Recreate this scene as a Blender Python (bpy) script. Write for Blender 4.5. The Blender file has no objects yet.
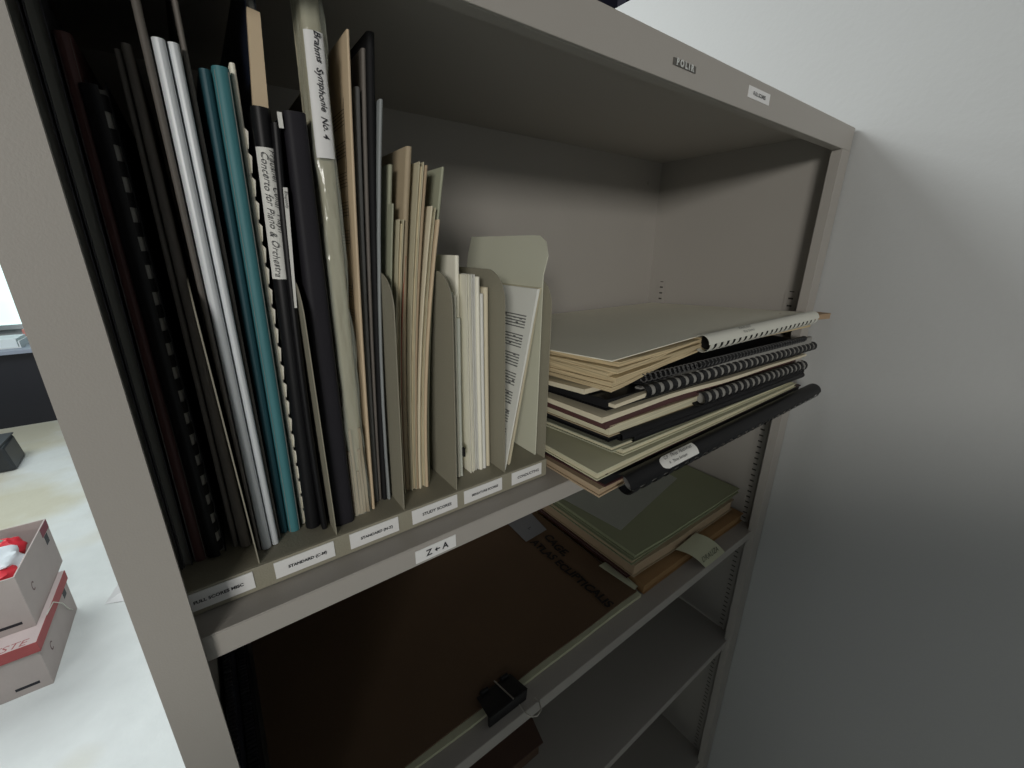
import bpy, math, random
from mathutils import Vector, Matrix, noise
random.seed(7)
S = bpy.context.scene
COL = S.collection

# ------------------------------------------------------------------ camera, world, lights, exposure
cam_d = bpy.data.cameras.new('camera'); cam = bpy.data.objects.new('camera', cam_d); COL.objects.link(cam)
cam_d.sensor_width = 36.0; cam_d.sensor_fit = 'HORIZONTAL'
cam_d.lens = 413.4548 / 1024 * 36.0
cam_d.clip_start = 0.01
RM = Matrix(((0.8054684, 0.18202858, -0.56399135), (-0.59261487, 0.25592696, -0.76374669), (0.00531687, 0.94940349, 0.31401392)))
M4 = RM.to_4x4(); M4.translation = Vector((0, -0.27, 1.657)); cam.matrix_world = M4
S.camera = cam
S.view_settings.view_transform = 'Standard'; S.view_settings.look = 'None'
S.view_settings.gamma = 1.0; S.view_settings.exposure = 0.0; S.view_settings.use_curve_mapping = False
w = bpy.data.worlds.new('world'); S.world = w; w.use_nodes = True
w.node_tree.nodes['Background'].inputs[0].default_value = (0.92, 0.94, 1.0, 1)
w.node_tree.nodes['Background'].inputs[1].default_value = 0.062

def area_light(name, loc, target, sx, sy, power, color):
    d = bpy.data.lights.new(name, 'AREA'); d.shape = 'RECTANGLE'; d.size = sx; d.size_y = sy
    d.energy = power; d.color = color
    o = bpy.data.objects.new(name, d); COL.objects.link(o); o.location = loc
    o.rotation_euler = (Vector(target) - Vector(loc)).to_track_quat('-Z', 'Y').to_euler()
    return o
area_light('ceiling_light_behind', (-0.15, 1.10, 2.54), (0.1, 0.9, 0.0), 1.2, 0.12, 36, (0.93, 0.98, 1.0))
area_light('ceiling_light_room', (-1.9, 3.6, 2.75), (-1.4, 3.3, 0.0), 1.6, 1.6, 58, (0.93, 0.99, 1.0))
area_light('fill_light_side', (-1.7, 0.3, 2.7), (-1.3, 1.2, 0.0), 0.9, 0.9, 15, (0.97, 0.98, 1.0))  # added fill lamp that brightens the carton fronts
area_light('ceiling_light_aisle', (-2.15, -2.9, 2.27), (0.3, 0.0, 1.5), 1.0, 0.5, 68, (1.0, 0.97, 0.92))

# ------------------------------------------------------------------ materials
def mat(name, col, rough=0.6, metal=0.0, var=0.0, scale=8.0, bump=0.0, bscale=200.0, spec=0.4, stretch=(1, 1, 1)):
    m = bpy.data.materials.new(name); m.use_nodes = True
    nt = m.node_tree; b = nt.nodes['Principled BSDF']
    b.inputs['Roughness'].default_value = rough; b.inputs['Metallic'].default_value = metal
    b.inputs['Specular IOR Level'].default_value = spec
    tc = nt.nodes.new('ShaderNodeTexCoord'); mp = nt.nodes.new('ShaderNodeMapping')
    nt.links.new(tc.outputs['Object'], mp.inputs[0]); mp.inputs['Scale'].default_value = stretch
    n = nt.nodes.new('ShaderNodeTexNoise'); n.inputs['Scale'].default_value = scale; n.inputs['Detail'].default_value = 4
    nt.links.new(mp.outputs[0], n.inputs['Vector'])
    r = nt.nodes.new('ShaderNodeMapRange'); r.inputs[3].default_value = 1 - var; r.inputs[4].default_value = 1 + var
    nt.links.new(n.outputs['Fac'], r.inputs[0])
    mx = nt.nodes.new('ShaderNodeMix'); mx.data_type = 'RGBA'; mx.blend_type = 'MULTIPLY'; mx.inputs['Factor'].default_value = 1
    mx.inputs['A'].default_value = (*col, 1); nt.links.new(r.outputs[0], mx.inputs['B'])
    nt.links.new(mx.outputs['Result'], b.inputs['Base Color'])
    if bump:
        n2 = nt.nodes.new('ShaderNodeTexNoise'); n2.inputs['Scale'].default_value = bscale; n2.inputs['Detail'].default_value = 3
        nt.links.new(mp.outputs[0], n2.inputs['Vector'])
        bp = nt.nodes.new('ShaderNodeBump'); bp.inputs['Strength'].default_value = bump; bp.inputs['Distance'].default_value = 0.002
        nt.links.new(n2.outputs['Fac'], bp.inputs['Height']); nt.links.new(bp.outputs[0], b.inputs['Normal'])
    return m

def mat_pages(name, col, lines=900.0, dark=0.72, axis='X'):
    """paper block whose edge shows the single leaves as fine lines"""
    m = mat(name, col, 0.8, 0, 0.08, 14)
    nt = m.node_tree; b = nt.nodes['Principled BSDF']
    tc = nt.nodes.new('ShaderNodeTexCoord'); mp = nt.nodes.new('ShaderNodeMapping'); nt.links.new(tc.outputs['Object'], mp.inputs[0])
    sc = {'X': (lines, 6, 2), 'Z': (4, 6, lines)}[axis]; mp.inputs['Scale'].default_value = sc
    n = nt.nodes.new('ShaderNodeTexNoise'); n.inputs['Scale'].default_value = 1.0; n.inputs['Detail'].default_value = 2
    nt.links.new(mp.outputs[0], n.inputs['Vector'])
    r = nt.nodes.new('ShaderNodeMapRange'); r.inputs[1].default_value = 0.35; r.inputs[2].default_value = 0.6
    r.inputs[3].default_value = dark; r.inputs[4].default_value = 1.0; nt.links.new(n.outputs['Fac'], r.inputs[0])
    old = b.inputs['Base Color'].links[0].from_socket
    mx = nt.nodes.new('ShaderNodeMix'); mx.data_type = 'RGBA'; mx.blend_type = 'MULTIPLY'; mx.inputs['Factor'].default_value = 1
    nt.links.new(old, mx.inputs['A']); nt.links.new(r.outputs[0], mx.inputs['B']); nt.links.new(mx.outputs['Result'], b.inputs['Base Color'])
    return m

STEEL = mat('painted steel beige grey', (0.35, 0.33, 0.30), 0.5, 0, 0.05, 3, 0.06, 900)
RACKM = mat('painted steel olive taupe', (0.27, 0.255, 0.195), 0.55, 0, 0.06, 5, 0.2, 700)
SLOT = mat('dark slot', (0.05, 0.045, 0.04), 0.9)
CHROME = mat('chrome lettering', (0.75, 0.75, 0.72), 0.25, 0.9)
WALLP = mat('smooth grey wall paint', (0.40, 0.405, 0.395), 0.6, 0, 0.04, 2.5, 0.2, 120)
NAVY = mat('navy partition', (0.012, 0.012, 0.03), 0.8)
SLATE = mat('slate trim', (0.10, 0.10, 0.14), 0.7)
LABEL = mat('white label paper', (0.72, 0.72, 0.71), 0.6)
LABEL2 = mat('off white label paper', (0.66, 0.66, 0.62), 0.6, 0, 0.08, 60)
INK = mat('black ink', (0.02, 0.02, 0.025), 0.6)
INKB = mat('dark marker ink', (0.012, 0.010, 0.010), 0.6)
BLACKP = mat('black plastic cover', (0.007, 0.007, 0.008), 0.45, 0, 0.2, 20, spec=0.22)
BLACKM = mat('matte black card', (0.010, 0.010, 0.011), 0.7, 0, 0.2, 20, spec=0.2)
CHARC = mat('charcoal board', (0.017, 0.016, 0.020), 0.6, 0, 0.15, 30, spec=0.2)
NAVYC = mat('dark navy cover', (0.012, 0.016, 0.030), 0.35, 0, 0.2, 12)
DKG = mat('dark grey cover', (0.055, 0.055, 0.060), 0.45, 0, 0.15, 20)
MAROON = mat('dark maroon cover', (0.075, 0.032, 0.030), 0.6, 0, 0.2, 18)
TAUPE = mat('grey taupe cover', (0.14, 0.125, 0.11), 0.65, 0, 0.15, 16)
GREYC = mat('mid grey cover', (0.13, 0.13, 0.125), 0.6, 0, 0.15, 16)
PALEG = mat('pale blue grey cover', (0.24, 0.26, 0.26), 0.5, 0, 0.12, 16)
WHITEC = mat('white glossy cover', (0.62, 0.65, 0.67), 0.35, 0, 0.04, 20)
TEALD = mat('dark teal cover', (0.018, 0.075, 0.095), 0.55, 0, 0.15, 16)
TEAL = mat('teal cover', (0.045, 0.17, 0.19), 0.55, 0, 0.12, 16)
CREAM = mat('cream cover', (0.64, 0.58, 0.43), 0.7, 0, 0.08, 12)
PEACH = mat('old buff cover', (0.54, 0.43, 0.29), 0.7, 0, 0.08, 12)
SAGE = mat('sage green cover', (0.32, 0.33, 0.24), 0.7, 0, 0.1, 12)
SAGEL = mat('light green card', (0.50, 0.49, 0.35), 0.7, 0, 0.1, 9)
OLIVEC = mat('olive cream cover', (0.52, 0.48, 0.34), 0.7, 0, 0.1, 12)
BROWNC = mat('brown pink cover', (0.37, 0.30, 0.20), 0.7, 0, 0.1, 12)
REDC = mat('rust red cover', (0.28, 0.10, 0.06), 0.7, 0, 0.1, 12)
IVORY = mat('ivory cover', (0.80, 0.78, 0.66), 0.65, 0, 0.06, 14)
MINT = mat('pale mint card', (0.66, 0.69, 0.60), 0.7, 0, 0.05, 6)
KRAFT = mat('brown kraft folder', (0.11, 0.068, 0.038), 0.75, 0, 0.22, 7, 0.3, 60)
ORANGE = mat('orange tan folder', (0.33, 0.20, 0.09), 0.75, 0, 0.2, 8, 0.2, 60)
GREENF = mat('grey green folder', (0.26, 0.285, 0.18), 0.75, 0, 0.12, 8)
TANF = mat('tan folder', (0.38, 0.29, 0.19), 0.75, 0, 0.12, 9)
TITLEC = mat('grey green title cover', (0.82, 0.80, 0.67), 0.6, 0, 0.06, 5)
PG_CREAM = mat_pages('cream page edges', (0.66, 0.57, 0.39))
PG_CREAMZ = mat_pages('cream page edges flat', (0.62, 0.50, 0.30), 700, 0.6, 'Z')
PG_PALE = mat_pages('pale page edges flat', (0.62, 0.58, 0.41), 700, 0.7, 'Z')
PG_GREY = mat_pages('grey page edges', (0.20, 0.20, 0.18))
PG_WHITE = mat_pages('white page edges', (0.62, 0.62, 0.57))
DASH = mat('grey comb gap paper', (0.25, 0.245, 0.225), 0.8, 0, 0.1, 30)
WCOMB = mat('white plastic comb', (0.60, 0.60, 0.53), 0.4)
CLIPM = mat('black enamel clip', (0.005, 0.005, 0.006), 0.5)
WIRE = mat('steel wire', (0.55, 0.53, 0.48), 0.3, 0.9)

def clear_plastic(name, tint, fac):
    m = bpy.data.materials.new(name); m.use_nodes = True; nt = m.node_tree
    b = nt.nodes['Principled BSDF']; b.inputs['Base Color'].default_value = (*tint, 1); b.inputs['Roughness'].default_value = 0.12
    out = nt.nodes['Material Output']; tr = nt.nodes.new('ShaderNodeBsdfTransparent'); mx = nt.nodes.new('ShaderNodeMixShader')
    mx.inputs[0].default_value = fac; nt.links.new(tr.outputs[0], mx.inputs[1]); nt.links.new(b.outputs[0], mx.inputs[2]); nt.links.new(mx.outputs[0], out.inputs[0])
    n = nt.nodes.new('ShaderNodeTexNoise'); n.inputs['Scale'].default_value = 1; tc = nt.nodes.new('ShaderNodeTexCoord'); mp = nt.nodes.new('ShaderNodeMapping')
    mp.inputs['Scale'].default_value = (120, 120, 28); nt.links.new(tc.outputs['Object'], mp.inputs[0]); nt.links.new(mp.outputs[0], n.inputs['Vector'])
    bp = nt.nodes.new('ShaderNodeBump'); bp.inputs['Strength'].default_value = 0.9; bp.inputs['Distance'].default_value = 0.006
    nt.links.new(n.outputs['Fac'], bp.inputs['Height']); nt.links.new(bp.outputs[0], b.inputs['Normal'])
    return m
CLEAR = clear_plastic('clear plastic', (0.45, 0.47, 0.40), 0.38)

def floor_mat():
    m = mat('pale mottled floor', (0.67, 0.70, 0.68), 0.5, 0, 0.09, 9, 1.0, 26)
    nt = m.node_tree; b = nt.nodes['Principled BSDF']; old = b.inputs['Base Color'].links[0].from_socket
    tc = nt.nodes.new('ShaderNodeTexCoord'); n = nt.nodes.new('ShaderNodeTexNoise'); n.inputs['Scale'].default_value = 0.9
    nt.links.new(tc.outputs['Object'], n.inputs['Vector'])
    r = nt.nodes.new('ShaderNodeMapRange'); r.inputs[1].default_value = 0.54; r.inputs[2].default_value = 0.66; nt.links.new(n.outputs['Fac'], r.inputs[0])
    mx = nt.nodes.new('ShaderNodeMix'); mx.data_type = 'RGBA'; nt.links.new(r.outputs[0], mx.inputs['Factor']); nt.links.new(old, mx.inputs['A'])
    mx.inputs['B'].default_value = (0.50, 0.44, 0.27, 1); nt.links.new(mx.outputs['Result'], b.inputs['Base Color'])
    prev = mx.outputs['Result']
    for cx, cy, rad in ((-1.62, 5.1, 0.75), (-1.30, 3.55, 0.55)):
        vd = nt.nodes.new('ShaderNodeVectorMath'); vd.operation = 'DISTANCE'; nt.links.new(tc.outputs['Object'], vd.inputs[0]); vd.inputs[1].default_value = (cx, cy, 0)
        n3 = nt.nodes.new('ShaderNodeTexNoise'); n3.inputs['Scale'].default_value = 3.5; nt.links.new(tc.outputs['Object'], n3.inputs['Vector'])
        ad = nt.nodes.new('ShaderNodeMath'); ad.operation = 'MULTIPLY_ADD'; nt.links.new(n3.outputs['Fac'], ad.inputs[0]); ad.inputs[1].default_value = rad * 1.2; nt.links.new(vd.outputs['Value'], ad.inputs[2])
        rr = nt.nodes.new('ShaderNodeMapRange'); rr.inputs[1].default_value = rad * 1.0; rr.inputs[2].default_value = rad * 1.6; rr.inputs[3].default_value = 0.6; rr.inputs[4].default_value = 0.0
        nt.links.new(ad.outputs[0], rr.inputs[0]); m2 = nt.nodes.new('ShaderNodeMix'); m2.data_type = 'RGBA'
        nt.links.new(rr.outputs[0], m2.inputs['Factor']); nt.links.new(prev, m2.inputs['A']); m2.inputs['B'].default_value = (0.50, 0.45, 0.27, 1); prev = m2.outputs['Result']
    nt.links.new(prev, b.inputs['Base Color'])
    return m
FLOORM = floor_mat()

# ------------------------------------------------------------------ builders
BASE = {}
def tag(o, label=None, cat=None, group=None, kind=None):
    if label: o['label'] = label
    if cat: o['category'] = cat
    if group: o['group'] = group
    if kind: o['kind'] = kind
    return o
def thing(name, label, cat, loc, group=None):
    o = bpy.data.objects.new(name, None); COL.objects.link(o); o.location = loc; o.empty_display_size = 0.02
    BASE[o.name] = Vector(loc); return tag(o, label, cat, group)
def base(o):
    return BASE.get(o.name, Vector((0, 0, 0))) if o else Vector((0, 0, 0))

class MB:
    def __init__(s): s.v = []; s.f = []; s.m = []
    def add(s, vs, fs, mi=0):
        k = len(s.v); s.v += [Vector(v) for v in vs]
        for f in fs: s.f.append([i + k for i in f]); s.m.append(mi)
    def box(s, lo, hi, mi=0):
        x0, y0, z0 = lo; x1, y1, z1 = hi
        s.hexa([(x0, y0, z0), (x1, y0, z0), (x1, y1, z0), (x0, y1, z0), (x0, y0, z1), (x1, y0, z1), (x1, y1, z1), (x0, y1, z1)], mi)
    def hexa(s, c, mi=0):
        s.add(c, [(3, 2, 1, 0), (4, 5, 6, 7), (0, 1, 5, 4), (1, 2, 6, 5), (2, 3, 7, 6), (3, 0, 4, 7)], mi)
    def loft(s, rings, mi=0, closed=True, cap=True):
        n = len(rings[0]); k = len(s.v)
        for r in rings: s.v += [Vector(p) for p in r]
        for i in range(len(rings) - 1):
            for j in range(n if closed else n - 1):
                a = k + i * n + j; b = k + i * n + (j + 1) % n
                s.f.append([a, b, b + n, a + n]); s.m.append(mi)
        if cap:
            s.f.append([k + j for j in range(n)][::-1]); s.m.append(mi)
            s.f.append([k + (len(rings) - 1) * n + j for j in range(n)]); s.m.append(mi)
    def tube(s, pts, r, n=8, mi=0):
        rings = []; pts = [Vector(p) for p in pts]
        for i, p in enumerate(pts):
            d = (pts[min(i + 1, len(pts) - 1)] - pts[max(i - 1, 0)]).normalized()
            u = d.cross(Vector((0.13, 0.31, 0.94))).normalized(); q = d.cross(u)
            rings.append([p + r * (math.cos(t) * u + math.sin(t) * q) for t in [2 * math.pi * k / n for k in range(n)]])
        s.loft(rings, mi)
    def build(s, name, mats, parent=None, smooth=False, bevel=0.0, solid=0.0):
        me = bpy.data.meshes.new(name); b = base(parent)
        me.from_pydata([v - b for v in s.v], [], s.f)
        if not isinstance(mats, (list, tuple)): mats = [mats]
        for m in mats: me.materials.append(m)
        for p, mi in zip(me.polygons, s.m): p.material_index = mi; p.use_smooth = smooth
        me.validate()
        import bmesh
        bm = bmesh.new(); bm.from_mesh(me); bmesh.ops.recalc_face_normals(bm, faces=bm.faces); bm.to_mesh(me); bm.free()
        o = bpy.data.objects.new(name, me); COL.objects.link(o)
        if parent: o.parent = parent; BASE[o.name] = b
        if solid: md = o.modifiers.new('solid', 'SOLIDIFY'); md.thickness = solid; md.offset = 0
        if bevel: md = o.modifiers.new('bevel', 'BEVEL'); md.width = bevel; md.segments = 2; md.limit_method = 'ANGLE'
        if smooth and not bevel:
            md = o.modifiers.new('es', 'EDGE_SPLIT'); md.split_angle = math.radians(50)
        return o

def box(name, lo, hi, m, parent=None, bevel=0.0):
    b = MB(); b.box(lo, hi); return b.build(name, m, parent, bevel=bevel)

def text(body, origin, right, up, size, m, parent, name='lettering', shear=0.0, align='LEFT', offset=0.0, wave=0.0):
    """flat lettering as a mesh on a plane given by its reading and upward directions"""
    cu = bpy.data.curves.new(name, 'FONT'); cu.body = body; cu.size = size; cu.shear = shear; cu.align_x = align; cu.align_y = 'CENTER'
    cu.offset = offset; cu.resolution_u = 3
    t = bpy.data.objects.new(name, cu); COL.objects.link(t)
    dg = bpy.context.evaluated_depsgraph_get(); me = bpy.data.meshes.new_from_object(t.evaluated_get(dg)); bpy.data.objects.remove(t)
    right = Vector(right).normalized(); up = Vector(up); up = (up - up.dot(right) * right).normalized(); nor = right.cross(up)
    o0 = Vector(origin); b = base(parent)
    for v in me.vertices:
        x, y = v.co.x, v.co.y
        if wave: y += wave * size * math.sin(x / size * 2.7) + 0.25 * wave * size * math.sin(x / size * 7.1)
        v.co = o0 + right * x + up * y + nor * 0.00025 - b
    me.materials.clear(); me.materials.append(m)
    o = bpy.data.objects.new(name, me); COL.objects.link(o)
    if parent: o.parent = parent; BASE[o.name] = b
    return o

def quad(name, pts, m, parent=None, solid=0.0003, n=1, curve=None):
    b = MB(); b.add(pts, [(0, 1, 2, 3)]); return b.build(name, m, parent, solid=solid)

# ------------------------------------------------------------------ setting
def struct(o): o['kind'] = 'structure'; return o
struct(box('floor', (-7, -4.5, -0.05), (4, 7.2, 0.0), FLOORM))
struct(box('wall_right', (0.850, -2.2, 0.0), (0.95, 0.95, 2.159), WALLP))
struct(box('shade_blocker_front', (-2.2, -1.15, 0.0), (0.85, -1.05, 1.635), WALLP))  # unseen partition, added to keep the aisle light off the lower shelves
struct(box('wall_back', (0.95, 1.30, 0.0), (3.6, 1.40, 3.3), NAVY))
struct(box('trim_1', (1.735, 1.285, 0.0), (1.775, 1.30, 3.3), SLATE))
WHITEW = mat('white far wall', (0.7, 0.75, 0.75), 0.7)
struct(box('wall_far', (-6, 6.6, 0.0), (0.5, 6.7, 2.9), WHITEW))
def window():
    g = bpy.data.materials.new('daylight pane'); g.use_nodes = True; b = g.node_tree.nodes['Principled BSDF']
    b.inputs['Base Color'].default_value = (0.8, 0.95, 0.95, 1); b.inputs['Emission Color'].default_value = (0.75, 1.0, 0.97, 1); b.inputs['Emission Strength'].default_value = 0.95
    o = struct(box('window_1', (-3.6, 6.56, 0.82), (-0.7, 6.60, 2.5), g))
    f = MB()
    for x in (-3.6, -2.15, -1.63, -0.74): f.box((x, 6.53, 0.80), (x + 0.05, 6.58, 2.5))
    f.box((-3.6, 6.53, 0.78), (-0.7, 6.60, 0.83)); f.box((-3.6, 6.53, 2.45), (-0.7, 6.60, 2.5))
    f.build('window_frame', WHITEW, o)
window()

# ------------------------------------------------------------------ cabinet
XL, XR, XI, ZT, YB = -0.0654, 0.846, 0.840, 1.832, 0.335
ZS = 1.418
cab = thing('storage_cabinet', 'tall beige grey steel storage cabinet with open shelves of scores', 'cabinet', (0.39, 0.16, 0))
def side(x0, x1, f0, f1):
    b = MB(); b.box((x0, 0.003, 0.0), (x1, YB, ZT - 0.003)); b.box((f0, 0.0, 0.0), (f1, 0.003, ZT - 0.032))
    return b
side(XL, XL + 0.002, XL, -0.0400).build('side_panel', STEEL, cab)
s_ = side(XI, XR, 0.8132, XR); s_.box((0.8132, 0.003, 0.0), (0.8147, 0.014, ZT - 0.032)); s_.build('side_panel', STEEL, cab)
box('back_panel', (XL + 0.002, YB - 0.002, 0.0), (XI, YB, ZT - 0.003), STEEL, cab)
b = MB(); b.box((XL, 0.0026, ZT - 0.003), (XR, YB, ZT)); b.box((XL, 0.0, ZT - 0.032), (XR, 0.0026, ZT)); b.box((XL, 0.0025, ZT - 0.032), (XR, 0.014, ZT - 0.0305))
top = b.build('top_panel', STEEL, cab, bevel=0.0012)
b = MB()
pl = box('maker_plate', (0.3756, -0.0008, 1.8128), (0.4112, 0.0, 1.8182), mat('letter shadow plate', (0.10, 0.095, 0.085), 0.5), top); pl['label'] = 'small name plate with chrome letters'  # dark plate colour stands in for the shadows around the chrome letters
text('P O L I R', (0.3934, -0.0009, 1.8156), (1, 0, 0), (0, 0, 1), 0.0072, CHROME, pl, align='CENTER', offset=0.0004)
ql = box('header_label', (0.5135, -0.0005, 1.8127), (0.5628, 0.0, 1.8236), LABEL, top); ql['label'] = 'white printed label'
text('FULL SCORES', (0.538, -0.0006, 1.8178), (1, 0, 0), (0, 0, 1), 0.0048, INK, ql, align='CENTER', offset=0.0001)
b = MB(); b.tube([(0.80, YB - 0.004, 1.786), (0.80, YB - 0.001, 1.786)], 0.004, 12); b.build('screw', STEEL, cab)
def slotted_strip(yc):
    b = MB(); x = XI - 0.0012; w_, h_, pit = 0.010, 0.0032, 0.0127; sw = 0.004
    z = 0.10
    b.box((x, yc - w_, z - 0.01), (XI, yc - sw, 1.586)); b.box((x, yc + sw, z - 0.01), (XI, yc + w_, 1.586))
    k = 0
    while z + pit < 1.594:
        b.box((x, yc - sw, z + h_ * 0.5), (XI, yc + sw, z + pit - h_ * 0.5)); z += pit
    o = b.build('slotted_strip', STEEL, cab)
    box('slot_backing', (XI - 0.0004, yc - sw, 0.09), (XI - 0.0002, yc + sw, z), SLOT, o)
slotted_strip(0.036); slotted_strip(0.300)
def shelf(zt, lip, yf=0.008):
    b = MB(); x0, x1 = XL + 0.005, XI - 0.004
    b.box((x0, yf, zt - 0.0012), (x1, YB - 0.006, zt)); b.box((x0, yf, zt - lip), (x1, yf + 0.0012, zt - 0.0012))
    b.box((x0, yf + 0.0012, zt - lip), (x1, yf + 0.015, zt - lip + 0.0012)); b.box((x0, YB - 0.0075, zt - lip), (x1, YB - 0.006, zt - 0.0012))
    return b.build('shelf', STEEL, cab, bevel=0.0007)
s1 = shelf(ZS, 0.020); s2 = shelf(1.110, 0.019); s3 = shelf(0.815, 0.018); s4 = shelf(0.40, 0.018)
za = box('shelf_label', (0.1048, 0.0074, 1.4007), (0.1432, 0.008, 1.4132), LABEL, s1); za['label'] = 'white label reading Z to A'
text('Z', (0.1170, 0.0073, 1.4069), (1, 0, 0), (0, 0, 1), 0.0085, INK, za, align='CENTER', offset=0.0002)
text('A', (0.1325, 0.0073, 1.4069), (1, 0, 0), (0, 0, 1), 0.0085, INK, za, align='CENTER', offset=0.0002)
b = MB(); y = 0.0072
b.add([(0.1222, y, 1.4069), (0.1248, y, 1.4093), (0.1248, y, 1.4075), (0.1275, y, 1.4075), (0.1275, y, 1.4063), (0.1248, y, 1.4063), (0.1248, y, 1.4045)], [(0, 1, 2, 5, 6), (2, 3, 4, 5)])
b.build('arrow', INK, za)

# ------------------------------------------------------------------ sorting rack with dividers
RY = 0.031; RZ = 1.4385
rack = thing('sorting_rack', 'olive taupe metal divider rack with white labels on the upper shelf', 'rack', (0.10, 0.15, ZS))
b = MB(); b.box((-0.057, RY, ZS + 0.0005), (0.270, RY + 0.0015, RZ)); b.box((-0.057, RY + 0.0015, RZ - 0.0015), (0.270, 0.225, RZ)); b.box((-0.057, 0.2235, ZS + 0.0005), (0.270, 0.225, RZ - 0.0015))
b.build('rack_base', RACKM, rack, bevel=0.0006)
def divider(xb, xt, dep=0.19, r=0.028, zt=1.638, th=0.0008, y0=RY + 0.003):
    prof = [(y0, RZ - 0.002)]
    for k in range(9):
        a = math.pi / 2 * k / 8; prof.append((y0 + r - r * math.cos(a), zt - r + r * math.sin(a)))
    prof += [(y0 + dep - 0.012, zt), (y0 + dep, zt - 0.012), (y0 + dep, RZ - 0.002)]
    f = lambda z: xb + (xt - xb) * (z - RZ) / (zt - RZ)
    b = MB(); b.loft([[(f(z) + d, y, z) for y, z in prof] for d in (-th / 2, th / 2)])
    return b.build('divider', RACKM, rack)
for xb, xt in ((-0.0555, -0.0555), (-0.0022, -0.0056), (0.0515, 0.0522), (0.1080, 0.1150), (0.1603, 0.1640), (0.2160, 0.2163), (0.2692, 0.2728)): divider(xb, xt, zt=1.638 if xb < 0.25 else 1.630)
for x0, x1, tx in ((-0.052, -0.0073, 'FULL SCORES MISC'), (0.0060, 0.0478, 'STANDARD (C-M)'), (0.0600, 0.1008, 'STANDARD (N-Z)'), (0.1135, 0.1585, 'STUDY SCORES'), (0.1661, 0.2100, 'MINIATURE SCORES'), (0.2225, 0.2622, 'CONDUCTING')):
    l = box('rack_label', (x0, RY - 0.0006, 1.4225), (x1, RY, 1.4365), LABEL, rack)
    text(tx, ((x0 + x1) / 2 + 0.0015, RY - 0.0007, 1.4292), (1, 0, 0), (0, 0, 1), 0.0042 if len(tx) < 13 else 0.0034, INK, l, align='CENTER', offset=0.0001)

# ------------------------------------------------------------------ upright scores
def upright(kind, label, cat, group, y, bL, bR, tL, tR, zt, depth, cov, pag, bow=0.0, zb=RZ, ct=0.0006, fore=False, yt=None, zcut=0.0):
    """upright booklet. Front edge given at its foot and head; fore=True shows leaves between two covers, else a rounded spine."""
    yt = y if yt is None else yt
    root = thing(kind, label, cat, ((bL + bR) / 2, y + depth / 2, zb), group)
    N = 7; zb += 0.0004
    def lv(t, inset=0.0):
        z = zb + (zt - zb) * t; k = bow * 4 * t * (1 - t)
        return bL + (tL - bL) * t - k + inset, bR + (tR - bR) * t - k - inset, y + (yt - y) * t, z
    def ring(t, inset, dy, dz=0.0, rounded=True):
        xl, xr, yy, z = lv(t, inset); z -= dz; r = min((xr - xl) / 2, 0.004); yy += dy; d = depth - 2 * dy
        pts = [(xl, yy + d, z)]
        if rounded:
            for k in range(5):
                a = math.pi / 2 * k / 4; pts.append((xl + r - r * math.cos(a), yy + r - r * math.sin(a), z))
            for k in range(5):
                a = math.pi / 2 * k / 4; pts.append((xr - r + r * math.sin(a), yy + r - r * math.cos(a), z))
        else: pts += [(xl, yy, z), (xr, yy, z)]
        pts.append((xr, yy + d, z)); return pts
    ts = [i / N for i in range(N + 1)]
    th = max(bR - bL, tR - tL)
    if fore:
        b = MB()
        for sgn in (0, 1):
            rings = []
            for t in ts:
                xl, xr, yy, z = lv(t); x = (xl, xl + ct) if sgn == 0 else (xr - ct, xr)
                rings.append([(x[0], yy, z), (x[1], yy, z), (x[1], yy + depth, z), (x[0], yy + depth, z)])
            b.loft(rings)
        b.build('cover', cov, root)
        b = MB(); b.loft([ring(t, ct, 0.0025, 0.003 * t, False) for t in ts]); b.build('pages', pag, root)
    else:
        b = MB(); rings = []
        for t in ts:
            o_ = ring(t, 0, 0); i_ = ring(t, ct, ct); i_[0] = (i_[0][0], o_[0][1], i_[0][2]); i_[-1] = (i_[-1][0], o_[-1][1], i_[-1][2])
            rings.append(o_ + i_[::-1])
        b.loft(rings, cap=False)
        # end caps between the outer and the inner outline
        n = len(rings[0]); h = n // 2
        for base_i in (0, N * n):
            for j in range(h - 1): b.f.append([base_i + j, base_i + j + 1, base_i + n - 2 - j, base_i + n - 1 - j]); b.m.append(0)
        b.build('cover', cov, root, smooth=True)
        b = MB(); b.loft([ring(t, ct * 1.3, ct * 2, 0.002 * t, False) for t in ts]); b.build('pages', pag, root)
    root['_lv'] = 0; del root['_lv']
    return root, lv

def comb(P, Q, r, n, mt, parent, out, a0=-110, a1=110, fill=0.55, finger=110, name='comb_binding', core=None):
    """plastic comb: a curved spine strip along P-Q and curved fingers that close the loop"""
    P = Vector(P); Q = Vector(Q); d = Q - P; L = d.length; d.normalize(); out = Vector(out); out = (out - out.dot(d) * d).normalized(); sd = d.cross(out)
    b = MB()
    def arc(s0, s1, A0, A1, k):
        vs = []; fs = []
        for i in range(k + 1):
            a = math.radians(A0 + (A1 - A0) * i / k); c = out * math.cos(a) * r + sd * math.sin(a) * r
            vs += [P + d * s0 + c, P + d * s1 + c]
        for i in range(k): fs.append((2 * i, 2 * i + 1, 2 * i + 3, 2 * i + 2))
        b.add(vs, fs)
    arc(0, L, a0, a1, 12)
    if core:
        cb_ = MB(); e = d * (r * 1.3); cb_.tube([P + e, (P + Q) / 2, Q - e], r * 0.86, 12); cb_.build('bound_edge', core, parent, smooth=True)
    p = L / n
    for i in range(n):
        arc(i * p + p * (1 - fill) / 2, i * p + p * (1 + fill) / 2, a1, a1 + finger, 6)
    return b.build(name, mt, parent, smooth=True, solid=0.0005)

GL = 'dark scores at the left end of the rack'
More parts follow.
